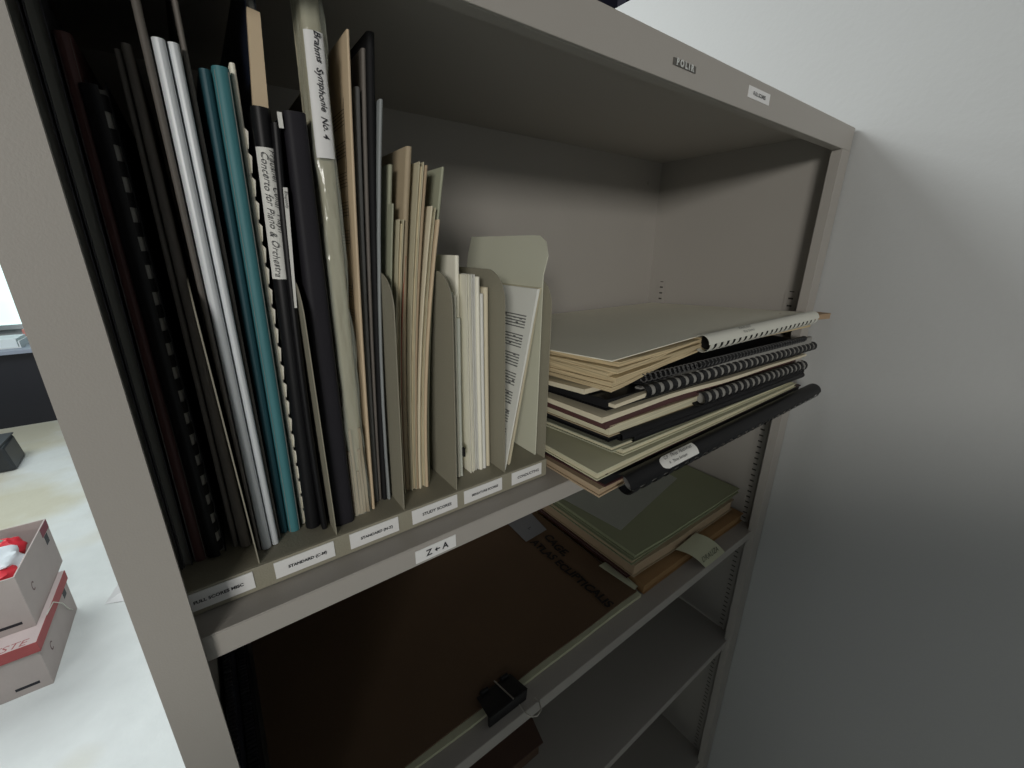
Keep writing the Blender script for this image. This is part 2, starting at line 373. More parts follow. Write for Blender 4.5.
# far left, in the darkest corner
upright('score_booklet', 'dark navy score standing leftmost against the cabinet side', 'score', None, 0.062, -0.0560, -0.0515, -0.0560, -0.0500, 1.802, 0.22, NAVYC, PG_GREY)
upright('score_booklet', 'black glossy score second from the cabinet side', 'score', None, 0.058, -0.0508, -0.0465, -0.0495, -0.0440, 1.790, 0.22, DKG, PG_GREY, fore=True)
upright('score_booklet', 'black score third from the cabinet side with a pale cover edge', 'score', None, 0.060, -0.0460, -0.0410, -0.0432, -0.0365, 1.775, 0.22, DKG, PG_GREY, fore=True)
upright('bound_score', 'dark maroon thick score left of the comb bound one with grey dashes', 'score', None, 0.061, -0.0402, -0.0318, -0.0360, -0.0290, 1.757, 0.22, MAROON, PG_GREY)
r_, lv = upright('comb_bound_score', 'black comb bound score with row of grey gaps beside the maroon one', 'score', None, 0.063, -0.0310, -0.0205, -0.0285, -0.0205, 1.738, 0.22, BLACKM, DASH, fore=True)
comb((-0.0265, 0.0615, 1.441), (-0.0262, 0.0615, 1.735), 0.0050, 19, BLACKP, r_, (-0.9, -1, 0), -100, 72, 0.5, 60, core=DASH)
upright('score_booklet', 'thin black score with a light grey edge right of the comb dashes', 'score', None, 0.064, -0.0158, -0.0122, -0.0140, -0.0112, 1.755, 0.22, TAUPE, BLACKM)
upright('score_booklet', 'grey taupe score left of the tall clear covered score', 'score', None, 0.059, -0.0116, -0.0045, -0.0105, -0.0062, 1.757, 0.22, TAUPE, PG_GREY)
upright('score_booklet', 'tall grey score in a clear cover left of the two white spines', 'score', None, 0.048, -0.0012, 0.0008, -0.0022, 0.0020, 1.812, 0.23, TAUPE, PG_GREY)
upright('score_booklet', 'left one of the two white spined scores', 'score', None, 0.047, 0.0013, 0.0078, 0.0027, 0.0086, 1.759, 0.23, WHITEC, PG_WHITE)
upright('score_booklet', 'right one of the two white spined scores', 'score', None, 0.049, 0.0084, 0.0130, 0.0092, 0.0144, 1.759, 0.23, WHITEC, PG_WHITE)
upright('score_booklet', 'tall thin grey score between white spine and teal scores', 'score', None, 0.056, 0.0134, 0.0150, 0.0159, 0.0184, 1.812, 0.23, TAUPE, PG_GREY)
upright('score_booklet', 'darker teal score left of the brighter teal one', 'score', None, 0.060, 0.0156, 0.0212, 0.0215, 0.0275, 1.753, 0.23, TEALD, PG_GREY)
upright('score_booklet', 'brighter teal score with rounded spine', 'score', None, 0.057, 0.0216, 0.0300, 0.0280, 0.0368, 1.755, 0.23, TEAL, PG_GREY)
r_, lv = upright('perforated_score', 'cream score with punched wavy edge right of the teal scores', 'score', None, 0.064, 0.0320, 0.0345, 0.0378, 0.0408, 1.760, 0.22, IVORY, PG_WHITE)
b = MB()
for k in range(21):
    t = (k + 0.5) / 21 * 0.9; xl, xr, yy, z = lv(t)
    b.hexa([(xr - 0.0002, yy - 0.0004, z - 0.0062), (xr + 0.0001, yy - 0.0004, z - 0.0062), (xr + 0.0001, yy + 0.002, z - 0.0062), (xr - 0.0002, yy + 0.002, z - 0.0062), (xr - 0.0002, yy - 0.0004, z + 0.0052), (xr + 0.0014, yy - 0.0004, z + 0.0034), (xr + 0.0014, yy + 0.002, z + 0.0034), (xr - 0.0002, yy + 0.002, z + 0.0052)])
b.build('perforated_edge', IVORY, r_)

# black comb bound score with the handwritten label
r_, lv = upright('comb_bound_score', 'black comb bound score with curled handwritten white label', 'score', None, 0.057, 0.0352, 0.0400, 0.0445, 0.0492, 1.736, 0.22, BLACKP, PG_GREY, fore=True)
comb((0.0388, 0.0545, 1.441), (0.0488, 0.0545, 1.736), 0.0052, 17, BLACKP, r_, (-0.2, -1, 0), -100, 80, 0.55, 90, core=NAVYC)
def curl_label(P, Q, x_out, r, m, parent, a0, a1, notch=0, name='label'):
    P = Vector(P); Q = Vector(Q); d = (Q - P); L = d.length; d.normalize(); out = Vector(x_out).normalized(); sd = d.cross(out)
    b = MB(); k = 8; K = notch * 2 if notch else 1
    for s in range(K):
        A1 = a1 if (s % 2 == 0 or not notch) else a1 + 40
        vs = []; fs = []
        for i in range(k + 1):
            a = math.radians(a0 + (A1 - a0) * i / k); c = (out * math.cos(a) + sd * math.sin(a)) * r
            vs += [P + d * L * s / K + c, P + d * L * (s + 1) / K + c]
        for i in range(k): fs.append((2 * i, 2 * i + 1, 2 * i + 3, 2 * i + 2))
        b.add(vs, fs)
    return b.build(name, m, parent, smooth=True, solid=0.0003)
P = Vector((0.0480, 0.0540, 1.7140)); Q = Vector((0.0450, 0.0540, 1.636))
lb = curl_label(P, Q, (-0.1, -1, 0), 0.0060, LABEL2, r_, 60, -75, 6)
dv = (Q - P).normalized()
text('Concerto for Piano & Orchestra', P + Vector((-0.0024, -0.0064, -0.002)), dv, (1, -0.25, 0), 0.0056, INK, lb, shear=0.35, wave=0.05, offset=-0.00002)
text('Prausnel  Collar  Mayn', P + Vector((0.0022, -0.0064, -0.001)), dv, (1, 0.25, 0), 0.0052, INK, lb, shear=0.35, wave=0.05)
# tall clear covered score behind it with a buff sheet
r_, lv = upright('covered_score', 'tall clear covered score showing a buff strip above the handwritten label', 'score', None, 0.064, 0.0402, 0.0436, 0.0519, 0.0575, 1.815, 0.22, NAVYC, PG_GREY, fore=True, ct=0.0005)
b = MB(); b.hexa([(0.0462, 0.061, 1.739), (0.0545, 0.061, 1.7385), (0.0545, 0.0655, 1.7385), (0.0462, 0.0655, 1.739), (0.0512, 0.061, 1.789), (0.0578, 0.061, 1.788), (0.0578, 0.0655, 1.788), (0.0512, 0.0655, 1.789)])
o = b.build('buff_strip', PEACH, r_); o['label'] = 'buff paper strip'
# navy booklet with narrow label
r_, lv = upright('score_booklet', 'black score with a narrow white spine label left of the charcoal binder', 'score', None, 0.046, 0.0438, 0.0480, 0.0525, 0.0575, 1.728, 0.22, BLACKP, PG_GREY, bow=0.003)
b = MB(); b.loft([[(0.0540 - 0.0045 * t - 0.0009 * (1 - t * 0.3), 0.0452, 1.692 - 0.075 * t), (0.0540 - 0.0045 * t + 0.0016 * (1 - t * 0.45), 0.0452, 1.692 - 0.075 * t), (0.0540 - 0.0045 * t + 0.0016 * (1 - t * 0.45), 0.0456, 1.692 - 0.075 * t), (0.0540 - 0.0045 * t - 0.0009 * (1 - t * 0.3), 0.0456, 1.692 - 0.075 * t)] for t in (0, 0.3, 0.6, 1)])
o = b.build('spine_label', LABEL2, r_); text('Rhapsody', (0.0542, 0.0451, 1.690), (-0.04, 0, -1), (1, 0, 0), 0.0026, INK, o, shear=0.2)
box('corner_tab', (0.0560, 0.0445, 1.725), (0.0585, 0.0455, 1.7335), LABEL2, r_)
upright('binder', 'thick charcoal board binder left of the clear plastic spine', 'binder', None, 0.043, 0.0530, 0.0690, 0.0597, 0.0725, 1.735, 0.24, CHARC, BLACKM, ct=0.0018)

# the score in a clear wrinkled sleeve
r_, lv = upright('sleeved_score', 'thick cream score in clear wrinkled plastic with handwritten spine label', 'score', None, 0.051, 0.0706, 0.0835, 0.0790, 0.0905, 1.822, 0.024, OLIVEC, PG_CREAM, ct=0.0008)
b = MB(); rings = []
for i in range(25):
    t = i / 24; xl, xr, yy, z = lv(min(t, 1)); z = RZ + 0.0006 + 0.383 * t; wob = 0.0007 * math.sin(t * 23) + 0.0005 * math.sin(t * 51)
    cx = (xl + xr) / 2 + wob; hw = (xr - xl) / 2 + 0.0007 + 0.0005 * math.sin(t * 37)
    ring = [(cx - hw, yy + 0.020, z)]
    for k in range(11):
        a = math.pi * k / 10; ring.append((cx - hw * math.cos(a), yy - 0.0012 - 0.0024 * math.sin(a) - 0.0006 * math.sin(t * 60 + k), z))
    ring.append((cx + hw, yy + 0.020, z)); rings.append(ring)
b.loft(rings, closed=False, cap=False); o = b.build('plastic_sleeve', CLEAR, r_, smooth=True); o['label'] = 'clear plastic sleeve'
b = MB()
for k in range(5):
    x0 = 0.0702 + k * 0.0026; h = 0.060 + 0.022 * math.sin(k * 2.1)
    b.hexa([(x0, 0.0492, RZ + 0.0006), (x0 + 0.0022, 0.0488, RZ + 0.0004 + 0.001 * (k % 2)), (x0 + 0.0022, 0.053, RZ + 0.0006), (x0, 0.053, RZ + 0.0006),
            (x0 + 0.0012, 0.0496, RZ + h), (x0 + 0.0030, 0.0494, RZ + h), (x0 + 0.0030, 0.053, RZ + h), (x0 + 0.0012, 0.053, RZ + h)])
b.build('worn_page_ends', PEACH, r_)
b = MB(); rings = []
for i in range(9):
    t = 0.712 + (0.892 - 0.712) * i / 8; xl, xr, yy, z = lv(t); cx = (xl + xr) / 2 - 0.0006; hw = (xr - xl) / 2 - 0.0002
    rings.append([(cx - hw * math.cos(math.pi * k / 8), yy - 0.0026 - 0.0022 * math.sin(math.pi * k / 8), z) for k in range(9)])
b.loft(rings, closed=False, cap=False); lb = b.build('spine_label', LABEL, r_, smooth=True, solid=0.0003)
xl, xr, yy, z = lv(0.895); xl2, xr2, _, z2 = lv(0.715); c1 = Vector(((xl + xr) / 2, yy - 0.0052, z)); c2 = Vector(((xl2 + xr2) / 2, yy - 0.0052, z2))
text('Brahms  Symphonie  No. 4', c1 + Vector((0.0003, 0, -0.001)), c2 - c1, (1, 0, 0), 0.0053, INK, lb, shear=0.25, wave=0.07, offset=0.00008)

# music booklet with visible staves on its face
r_, lv = upright('music_booklet', 'buff music booklet with printed staves right of the clear plastic spine', 'score', None, 0.050, 0.0858, 0.0882, 0.1043, 0.1062, 1.788, 0.22, PEACH, PG_CREAM, bow=0.002)
b = MB()
for (ta, tb) in ((0.62, 0.90), (0.30, 0.56)):
    xl, xr, yy, z = lv(ta); xl2, xr2, _, z2 = lv(tb)
    ya, yb2 = 0.0625, 0.0632
    b.add([(xl - 0.0002, ya, z), (xl - 0.0002, yb2, z), (xl2 - 0.0002, yb2, z2), (xl2 - 0.0002, ya, z2)], [(0, 1, 2, 3)])
    n = int(round((tb - ta) / 0.055))
    for s in range(n):
        for q in range(5):
            t = ta + (tb - ta) * (s + 0.18 + q * 0.115) / n; x, _, _, zz = lv(t)
            b.add([(x - 0.0002, ya, zz), (x - 0.0002, 0.19, zz), (x - 0.0002, 0.19, zz + 0.0004), (x - 0.0002, ya, zz + 0.0004)], [(0, 1, 2, 3)])
b.build('printed_staves', INK, r_)

upright('score_booklet', 'grey score with low rounded top beside the buff music booklet', 'score', None, 0.058, 0.0905, 0.0948, 0.1085, 0.1125, 1.760, 0.21, GREYC, PG_GREY, bow=0.002)
upright('score_booklet', 'taller grey score showing its flat side left of the black one', 'score', None, 0.060, 0.0953, 0.0978, 0.1165, 0.1195, 1.784, 0.21, TAUPE, PG_GREY, bow=0.002)
upright('score_booklet', 'tall black score rising highest right of the grey scores', 'score', None, 0.058, 0.0984, 0.1020, 0.1205, 0.1262, 1.794, 0.22, BLACKM, BLACKM, bow=0.002)
upright('score_booklet', 'pale blue grey score right of the tall black one', 'score', None, 0.056, 0.1024, 0.1046, 0.1245, 0.1272, 1.755, 0.21, PALEG, PG_GREY, bow=0.0045)
# study scores section
GS = None
ST = [
 ('narrow sage green score first in the study section', 0.058, 0.1108, 0.1128, 0.1285, 0.1300, 1.688, SAGE),
 ('sage green score behind the rounded divider in the study section', 0.066, 0.1130, 0.1152, 0.1312, 0.1348, 1.716, SAGE),
 ('short cream score lowest at the left of the study section', 0.057, 0.1155, 0.1192, 0.1325, 0.1366, 1.677, OLIVEC),
 ('thin rust red score beside the tallest brown one', 0.060, 0.1194, 0.1206, 0.1365, 0.1378, 1.650, REDC),
 ('tall brown pink score rising highest in the study section', 0.060, 0.1209, 0.1252, 0.1440, 0.1490, 1.729, BROWNC),
 ('cream score right of the tallest brown one in the study section', 0.057, 0.1256, 0.1300, 0.1522, 0.1562, 1.719, OLIVEC),
 ('thin tan score right of the cream one in the study section', 0.057, 0.1303, 0.1325, 0.1570, 0.1595, 1.717, TANF),
 ('thin short cream score in the middle right of the study section', 0.056, 0.1328, 0.1346, 0.1600, 0.1615, 1.688, CREAM),
 ('cream score with broad top second from right in the study section', 0.057, 0.1349, 0.1388, 0.1612, 0.1643, 1.687, OLIVEC),
 ('shorter tan score tucked before the green one at the study section right', 0.055, 0.1390, 0.1418, 0.1645, 0.1670, 1.678, PEACH),
 ('tall grey green score showing its flat side rightmost in the study section', 0.061, 0.1432, 0.1462, 0.1735, 0.1760, 1.718, SAGE)]
for i, (lab, y, a, b_, c, d, zt, cm) in enumerate(ST):
    upright('study_score', lab, 'score', 'study scores leaning right in the fourth section', y, a, b_, c, d, zt, 0.17, cm, PG_CREAM, bow=0.0035 + 0.0002 * i, fore=(i in (2, 5, 8)))
# miniature scores section
MN = [
 ('ivory card folder standing taller behind the miniature scores', 0.0613, 0.1785, 0.1825, 0.1830, 0.1872, 1.650, IVORY),
 ('thin mint miniature score leftmost beside its divider', 0.0541, 0.1706, 0.1727, 0.1733, 0.1752, 1.620, MINT),
 ('thin white miniature score second from its divider', 0.0523, 0.1729, 0.1752, 0.1754, 0.1775, 1.617, IVORY),
 ('mint miniature score carrying a small black clip', 0.0525, 0.1754, 0.1784, 0.1777, 0.1815, 1.597, MINT),
 ('ivory miniature score fifth from the left, right of the dark gap', 0.052, 0.1868, 0.1900, 0.1876, 0.1906, 1.634, IVORY),
 ('ivory miniature score in the middle of its section', 0.054, 0.1902, 0.1938, 0.1908, 0.1940, 1.634, IVORY),
 ('white miniature score right of the middle ivory ones', 0.054, 0.1941, 0.1975, 0.1943, 0.1975, 1.634, LABEL2),
 ('ivory miniature score with brown speck near its head', 0.052, 0.1978, 0.2020, 0.1980, 0.2020, 1.632, IVORY),
 ('shorter white miniature score in front of the ivory pair', 0.052, 0.2023, 0.2058, 0.2024, 0.2056, 1.617, LABEL2),
 ('lower ivory miniature score beside the right divider', 0.054, 0.2070, 0.2122, 0.2074, 0.2128, 1.622, CREAM)]
for i, (lab, y, a, b_, c, d, zt, cm) in enumerate(MN):
    r_, lv = upright('miniature_score', lab, 'score', 'miniature scores in the fifth section', y, a, b_, c, d, zt, 0.12, cm, PG_WHITE, bow=0.0004, fore=(i in (4, 6)))
    if i == 3:
        box('black_clip', (0.1778, 0.0500, 1.461), (0.1800, 0.0540, 1.470), CLIPM, r_)
# last section: folded printed sheet, buff sheets, tall curved card
def leaf(kind, label, y0, y1, xb, xt, zt, th, m, bend=0.0, nL=1, ygap=0.0):
    root = thing(kind, label, 'sheet music', (xb, (y0 + y1) / 2, RZ))
    b = MB(); N = 10
    rings = []
    for i in range(N + 1):
        t = i / N; z = RZ + 0.0005 + (zt - RZ) * t; x = xb + (xt - xb) * t - bend * 4 * t * (1 - t)
        rings.append([(x - th / 2 * (0.35 + 0.65 * t), y0, z), (x + th / 2 * (0.35 + 0.65 * t), y0, z), (x + th / 2, y1, z), (x - th / 2, y1, z)])
    b.loft(rings); b.build('sheets', m, root, smooth=False)
    return root, lambda t: (xb + (xt - xb) * t - bend * 4 * t * (1 - t) - th / 2 * (0.35 + 0.65 * t), RZ + (zt - RZ) * t)
WSHEET = mat('white printed sheet', (0.74, 0.75, 0.69), 0.7, 0, 0.05, 6)
r_, f = leaf('printed_sheet', 'white folded sheet printed with grey music leaning right', 0.037, 0.190, 0.2186, 0.2575, 1.619, 0.0030, WSHEET)
b = MB()
GREYI = mat('grey printed notes', (0.14, 0.145, 0.14), 0.7, 0, 0.5, 400)
for s in range(7):
    t0 = 0.86 - s * 0.105; x0, z0 = f(t0); x1, z1 = f(t0 - 0.062)
    for q in range(5):
        u = q / 4; xa = x0 + (x1 - x0) * u; zz = z0 + (z1 - z0) * u
        b.add([(xa - 0.0003, 0.046, zz), (xa - 0.0003, 0.145, zz), (xa - 0.0003 - 0.0002, 0.145, zz - 0.0011), (xa - 0.0005, 0.046, zz - 0.0011)], [(0, 1, 2, 3)])
    random.seed(50 + s)
    for q in range(18):
        u = random.random(); yy = 0.047 + q * 0.0052; xa = x0 + (x1 - x0) * u; zz = z0 + (z1 - z0) * u
        b.add([(xa - 0.0004, yy, zz), (xa - 0.0004, yy + 0.0040, zz), (xa - 0.0006, yy + 0.0040, zz - 0.0045), (xa - 0.0006, yy, zz - 0.0045)], [(0, 1, 2, 3)])
b.build('printed_staves', GREYI, r_)
leaf('music_sheets', 'buff folded sheets leaning right behind the white printed one', 0.043, 0.185, 0.2278, 0.2632, 1.617, 0.0020, CREAM)
leaf('music_sheets', 'second buff folded sheets leaning right next to the tall card', 0.045, 0.180, 0.2305, 0.2662, 1.619, 0.0032, OLIVEC)
root = thing('card_folder', 'tall pale green card with rounded corner standing in the last section', 'card', (0.266, 0.115, RZ))
b = MB(); rings = []
for i in range(13):
    t = i / 12; z = RZ + 0.0005 + (1.668 - RZ) * t; row = []
    for j in range(13):
        u = j / 12; y = 0.0445 + 0.145 * u; tc_ = 1 - 0.085 * max(0, 1 - u / 0.2) ** 2.2; t = tc_ * i / 12; z = RZ + 0.0005 + (1.668 - RZ) * t
        x = 0.2648 + 0.0052 * t + 0.0165 * max(0, (t - 0.87) / 0.13) ** 1.1 * (1 - 0.55 * u)
        zz = z
        row.append((x, y, zz))
    rings.append(row)
b.loft(rings, closed=False, cap=False); b.build('card', mat('pale green card', (0.58, 0.585, 0.47), 0.7, 0, 0.06, 6), root, smooth=True, solid=0.0012)

# ------------------------------------------------------------------ big pile lying on the upper shelf
def slab(root, name, FL, FR, BR, BL, m, sag=0.0, droop=0.0, nx=14, ny=6, bevel=0.0, wob=0.0, seed=0.0):
    """lying sheet block; corners are (x, y, z_bottom, z_top)"""
    b = MB(); g = []
    for lay in (2, 3):
        rows = []
        for j in range(ny + 1):
            v = j / ny; row = []
            for i in range(nx + 1):
                u = i / nx; c = [(1 - u) * (1 - v) * FL[k] + u * (1 - v) * FR[k] + u * v * BR[k] + (1 - u) * v * BL[k] for k in range(4)]
                z = c[lay] - droop * max(0, 1 - u * 3.2) ** 2 * (1 - v) + sag * math.sin(math.pi * u) * (1 - v)
                y = c[1] + wob * noise.noise(Vector((c[0] * 9, seed, 0))) * (1 - v)
                row.append((c[0], y, z))
            rows.append(row)
        g.append(rows)
    n = nx + 1; k = 0
    vs = [p for lay in g for row in lay for p in row]; fs = []
    off = (ny + 1) * n
    for j in range(ny):
        for i in range(nx):
            a = j * n + i; fs.append((a, a + n, a + n + 1, a + 1)); fs.append((a + off, a + 1 + off, a + n + 1 + off, a + n + off))
    for i in range(nx):
        fs.append((i, i + 1, i + 1 + off, i + off)); a = ny * n + i; fs.append((a + 1, a, a + off, a + 1 + off))
    for j in range(ny):
        a = j * n; fs.append((a + n, a, a + off, a + n + off)); a = j * n + nx; fs.append((a, a + n, a + n + off, a + off))
    b.add(vs, fs)
    return b.build(name, m, root, bevel=bevel)
def zb_(z): return ZS + (z - ZS) * 0.83      # the pile slopes down to the back
def lying(kind, label, FLx, FLy, zl0, zl1, FRx, FRy, zr0, zr1, cov, pag=None, cat='score', xb0=0.277, xb1=0.834, yb=0.315, droop=0.0, sag=0.0, ct=0.0012, wob=0.0, leaves=0, inset=0.002):
    root = thing(kind, label, cat, ((FLx + FRx) / 2, 0.14, zl0))
    zm0, zm1 = zb_(zl0), zb_(zl1)
    if leaves:
        for k in range(leaves):
            a = k / leaves; c = (k + 0.86) / leaves; dx = random.uniform(-0.003, 0.004); dy = random.uniform(-0.003, 0.003)
            slab(root, 'leaf_bundle', (FLx + dx + 0.002, FLy + dy, zl0 + (zl1 - zl0) * a, zl0 + (zl1 - zl0) * c), (FRx - 0.004, FRy + 0.002, zr0 + (zr1 - zr0) * a, zr0 + (zr1 - zr0) * c),
                 (xb1, yb, zm0 + (zm1 - zm0) * a, zm0 + (zm1 - zm0) * c), (xb0, yb, zm0 + (zm1 - zm0) * a, zm0 + (zm1 - zm0) * c), pag, sag, droop * (1 - a), wob=wob, seed=k)
        slab(root, 'cover', (FLx, FLy, zl1 - 0.0006, zl1), (FRx, FRy, zr1 - 0.0006, zr1), (xb1, yb, zm1 - 0.0006, zm1), (xb0, yb, zm1 - 0.0006, zm1), cov, sag, 0)
        return root
    if pag is None:
        slab(root, 'sheets', (FLx, FLy, zl0, zl1), (FRx, FRy, zr0, zr1), (xb1, yb, zm0, zm1), (xb0, yb, zm0, zm1), cov, sag, droop, wob=wob, seed=FLx * 50)
    else:
        i = inset
        slab(root, 'back_cover', (FLx, FLy, zl0, zl0 + ct), (FRx, FRy, zr0, zr0 + ct), (xb1, yb, zm0, zm0 + ct), (xb0, yb, zm0, zm0 + ct), cov, sag, droop)
        slab(root, 'pages', (FLx + i, FLy + i, zl0 + ct, zl1 - ct), (FRx - i, FRy + i, zr0 + ct, zr1 - ct), (xb1 - i, yb - i, zm0 + ct, zm1 - ct), (xb0 + i, yb - i, zm0 + ct, zm1 - ct), pag, sag, droop, wob=wob)
        slab(root, 'cover', (FLx, FLy, zl1 - ct, zl1), (FRx, FRy, zr1 - ct, zr1), (xb1, yb, zm1 - ct, zm1), (xb0, yb, zm1 - ct, zm1), cov, sag, droop)
    return root
# bottom to top
lying('folder', 'tan folder at the very bottom of the upper shelf pile', 0.2835, -0.034, 1.4187, 1.4285, 0.790, -0.008, 1.4187, 1.4205, TANF, TANF, 'folder', ct=0.0020, yb=0.30)
r_ = lying('comb_bound_score', 'dark comb bound score near pile bottom with white label on its thick spine', 0.290, -0.035, 1.4290, 1.4430, 0.795, -0.024, 1.4210, 1.4365, MAROON, BLACKM, ct=0.0015)
cb = comb((0.302, -0.046, 1.4320), (0.800, -0.041, 1.4310), 0.0112, 25, BLACKP, r_, (0, -0.65, 0.76), -95, 52, 0.5, 130, core=GREYC)
P = Vector((0.4090, -0.0595, 1.4450)); 
lb = MB(); lbv = []
c0 = Vector((0.302, -0.046, 1.4320)); c1 = Vector((0.800, -0.041, 1.4310)); dd = (c1 - c0).normalized(); oo = Vector((0, -0.65, 0.76)); oo = (oo - oo.dot(dd) * dd).normalized(); sd = dd.cross(oo)
for i in range(9):
    a = math.radians(-40 + 75 * i / 8); c = (oo * math.cos(a) + sd * math.sin(a)) * 0.0117
    lbv.append([c0 + dd * (0.054 + 0.010 * (abs(i - 4) / 4) ** 3) + c, c0 + dd * 0.122 + c])
lb.loft(lbv, closed=False, cap=False); lb = lb.build('spine_label', LABEL2, r_, smooth=True, solid=0.0003)
c = (oo * math.cos(math.radians(-5)) + sd * math.sin(math.radians(-5))) * 0.0119
up_ = -sd
text('C.F.  Three  Nocturnes', c0 + dd * 0.0615 + c * 1.02 - sd * 0.0034, dd, up_, 0.0055, INK, lb, shear=0.3, wave=0.05)
text('A.  Three Sections', c0 + dd * 0.0655 + c * 1.02 + sd * 0.0030, dd, up_, 0.0045, INK, lb, shear=0.3, wave=0.05)
lying('folder', 'light green folder with cream edges above the dark spine', 0.2760, -0.036, 1.4445, 1.4530, 0.772, -0.024, 1.4375, 1.4440, SAGEL, PG_PALE, 'folder', sag=-0.001, droop=0.003)
lying('folder', 'pale green sheet folder resting on the light green one', 0.318, -0.032, 1.4540, 1.4610, 0.766, -0.020, 1.4445, 1.4490, SAGEL, PG_PALE, 'folder')
lying('folder', 'grey green folder in the middle of the pile', 0.302, -0.030, 1.4620, 1.4680, 0.770, -0.015, 1.4495, 1.4530, SAGE, PG_PALE, 'folder')
r_ = lying('comb_bound_score', 'lower black bound score with plain black spine in the middle of the pile', 0.318, -0.027, 1.4690, 1.4740, 0.775, -0.017, 1.4535, 1.4610, BLACKP, BLACKM)
comb((0.330, -0.030, 1.4700), (0.778, -0.026, 1.4585), 0.0047, 26, BLACKP, r_, (0, -0.8, 0.6), -100, 90, 0.5, 120)
r_ = lying('comb_bound_score', 'upper black bound score just under the comb with wide grey gaps', 0.296, -0.030, 1.4750, 1.4830, 0.768, -0.017, 1.4615, 1.4690, BLACKP, BLACKM)
comb((0.306, -0.034, 1.4797), (0.772, -0.026, 1.4662), 0.0047, 26, BLACKM, r_, (0, -0.8, 0.6), -100, 90, 0.5, 120)
r_ = lying('comb_bound_score', 'cream paged score bound with a black comb showing wide grey gaps', 0.2895, -0.035, 1.4840, 1.4960, 0.770, -0.018, 1.4700, 1.4800, BROWNC, PG_PALE, ct=0.0008, leaves=0)
comb((0.772, -0.0270, 1.4765), (0.445, -0.0330, 1.4885), 0.0080, 20, BLACKP, r_, (0, -0.6, -0.8), -100, 12, 0.48, 170, core=DASH)
lying('score_booklet', 'maroon covered score above the cream paged comb score', 0.2830, -0.034, 1.4970, 1.5045, 0.765, -0.017, 1.4808, 1.4850, MAROON, None, droop=0.003, wob=0.004)
lying('music_sheets', 'thin cream sheets sticking out above the maroon score', 0.2745, -0.036, 1.5055, 1.5110, 0.800, -0.022, 1.4860, 1.4895, CREAM, None, 'sheet music', droop=0.002, wob=0.004)
r_ = lying('comb_bound_score', 'black binder with one cream page edge and dashed comb in the pile', 0.285, -0.033, 1.5120, 1.5230, 0.785, -0.017, 1.4905, 1.5050, BLACKP, BLACKM)
b_ = slab(r_, 'page_edge', (0.2900, -0.0385, 1.5150, 1.5185), (0.345, -0.036, 1.5150, 1.5195), (0.345, 0.05, 1.5130, 1.5165), (0.290, 0.05, 1.5110, 1.5140), CREAM)
comb((0.800, -0.0260, 1.5050), (0.335, -0.0310, 1.5190), 0.0068, 30, BLACKP, r_, (0, -0.5, -0.85), -90, 22, 0.55, 160, core=DASH)
box('page_block', (0.34, -0.0285, 1.512), (0.78, -0.022, 1.5225), DASH, r_)
lying('music_sheets', 'small curled cream sheets at the left of the pile under the title score', 0.2760, -0.012, 1.5240, 1.5290, 0.420, -0.006, 1.5200, 1.5240, CREAM, None, 'sheet music', xb1=0.42, yb=0.20)
r_ = lying('spiral_bound_score', 'thin black spiral bound score directly under the white comb', 0.345, -0.024, 1.5240, 1.5310, 0.750, -0.014, 1.5060, 1.5200, BLACKM, BLACKM)
b = MB()
for k in range(48):
    u = k / 47; c = Vector((0.345 + 0.400 * u, -0.0265, 1.5312 - 0.009 * u)); pts = []
    for q in range(9):
        a = 2 * math.pi * q / 8; pts.append(c + Vector((0.0015 * q / 8, 0.0042 * math.cos(a), 0.0042 * math.sin(a))))
    b.tube(pts, 0.0007, 5)
b.build('spiral_wire', mat('dark coated wire', (0.10, 0.10, 0.10), 0.35), r_, smooth=True)
b = MB(); b.tube([(0.45, -0.0240, 1.5260), (0.752, -0.0262, 1.5225)], 0.0045, 12); b.build('spine_rod', BLACKP, r_, smooth=True)
# top score with large cover and white comb
r_ = thing('comb_bound_score', 'large grey covered score topmost on the pile with white plastic comb', 'score', (0.55, 0.13, 1.53))
ZB0, ZB1 = 1.515, 1.537
random.seed(3)
for k in range(6):
    a = k / 6; c = (k + 0.9) / 6; dx = random.uniform(-0.004, 0.004); dy = random.uniform(-0.004, 0.004)
    zf0 = 1.5300 + 0.0285 * a; zf1 = 1.5300 + 0.0285 * c
    slab(r_, 'leaf_bundle', (0.290 + dx, -0.034 + dy, zf0, zf1), (0.472, -0.010, 1.5380 + 0.016 * a, 1.5380 + 0.016 * c), (0.472, 0.31, ZB0 + 0.02 * a, ZB0 + 0.02 * c), (0.277, 0.31, ZB0 + 0.02 * a, ZB0 + 0.02 * c), PG_CREAMZ, 0, 0.0, wob=0.006, seed=k * 3.1)
slab(r_, 'page_block', (0.472, -0.010, 1.5380, 1.5550), (0.812, -0.012, 1.5330, 1.5550), (0.834, 0.31, ZB0, ZB1 - 0.002), (0.472, 0.31, ZB0, ZB1 - 0.002), PG_CREAMZ)
slab(r_, 'cover', (0.287, -0.033, 1.5592, 1.5602), (0.475, -0.008, 1.5560, 1.5570), (0.475, 0.318, ZB1 - 0.001, ZB1), (0.277, 0.318, ZB1 - 0.001, ZB1), TITLEC)
slab(r_, 'cover', (0.475, -0.008, 1.5560, 1.5570), (0.800, -0.012, 1.5570, 1.5580), (0.836, 0.318, ZB1 - 0.001, ZB1), (0.475, 0.318, ZB1 - 0.001, ZB1), TITLEC)
slab(r_, 'inner_leaves', (0.76, -0.024, 1.5500, 1.5570), (0.826, -0.032, 1.5480, 1.5570), (0.834, 0.0, 1.5480, 1.5560), (0.76, 0.02, 1.5500, 1.5560), mat('brown inner leaves', (0.34, 0.24, 0.15), 0.8, 0, 0.2, 40, 0, 1, 0.2, (1, 1, 20)))
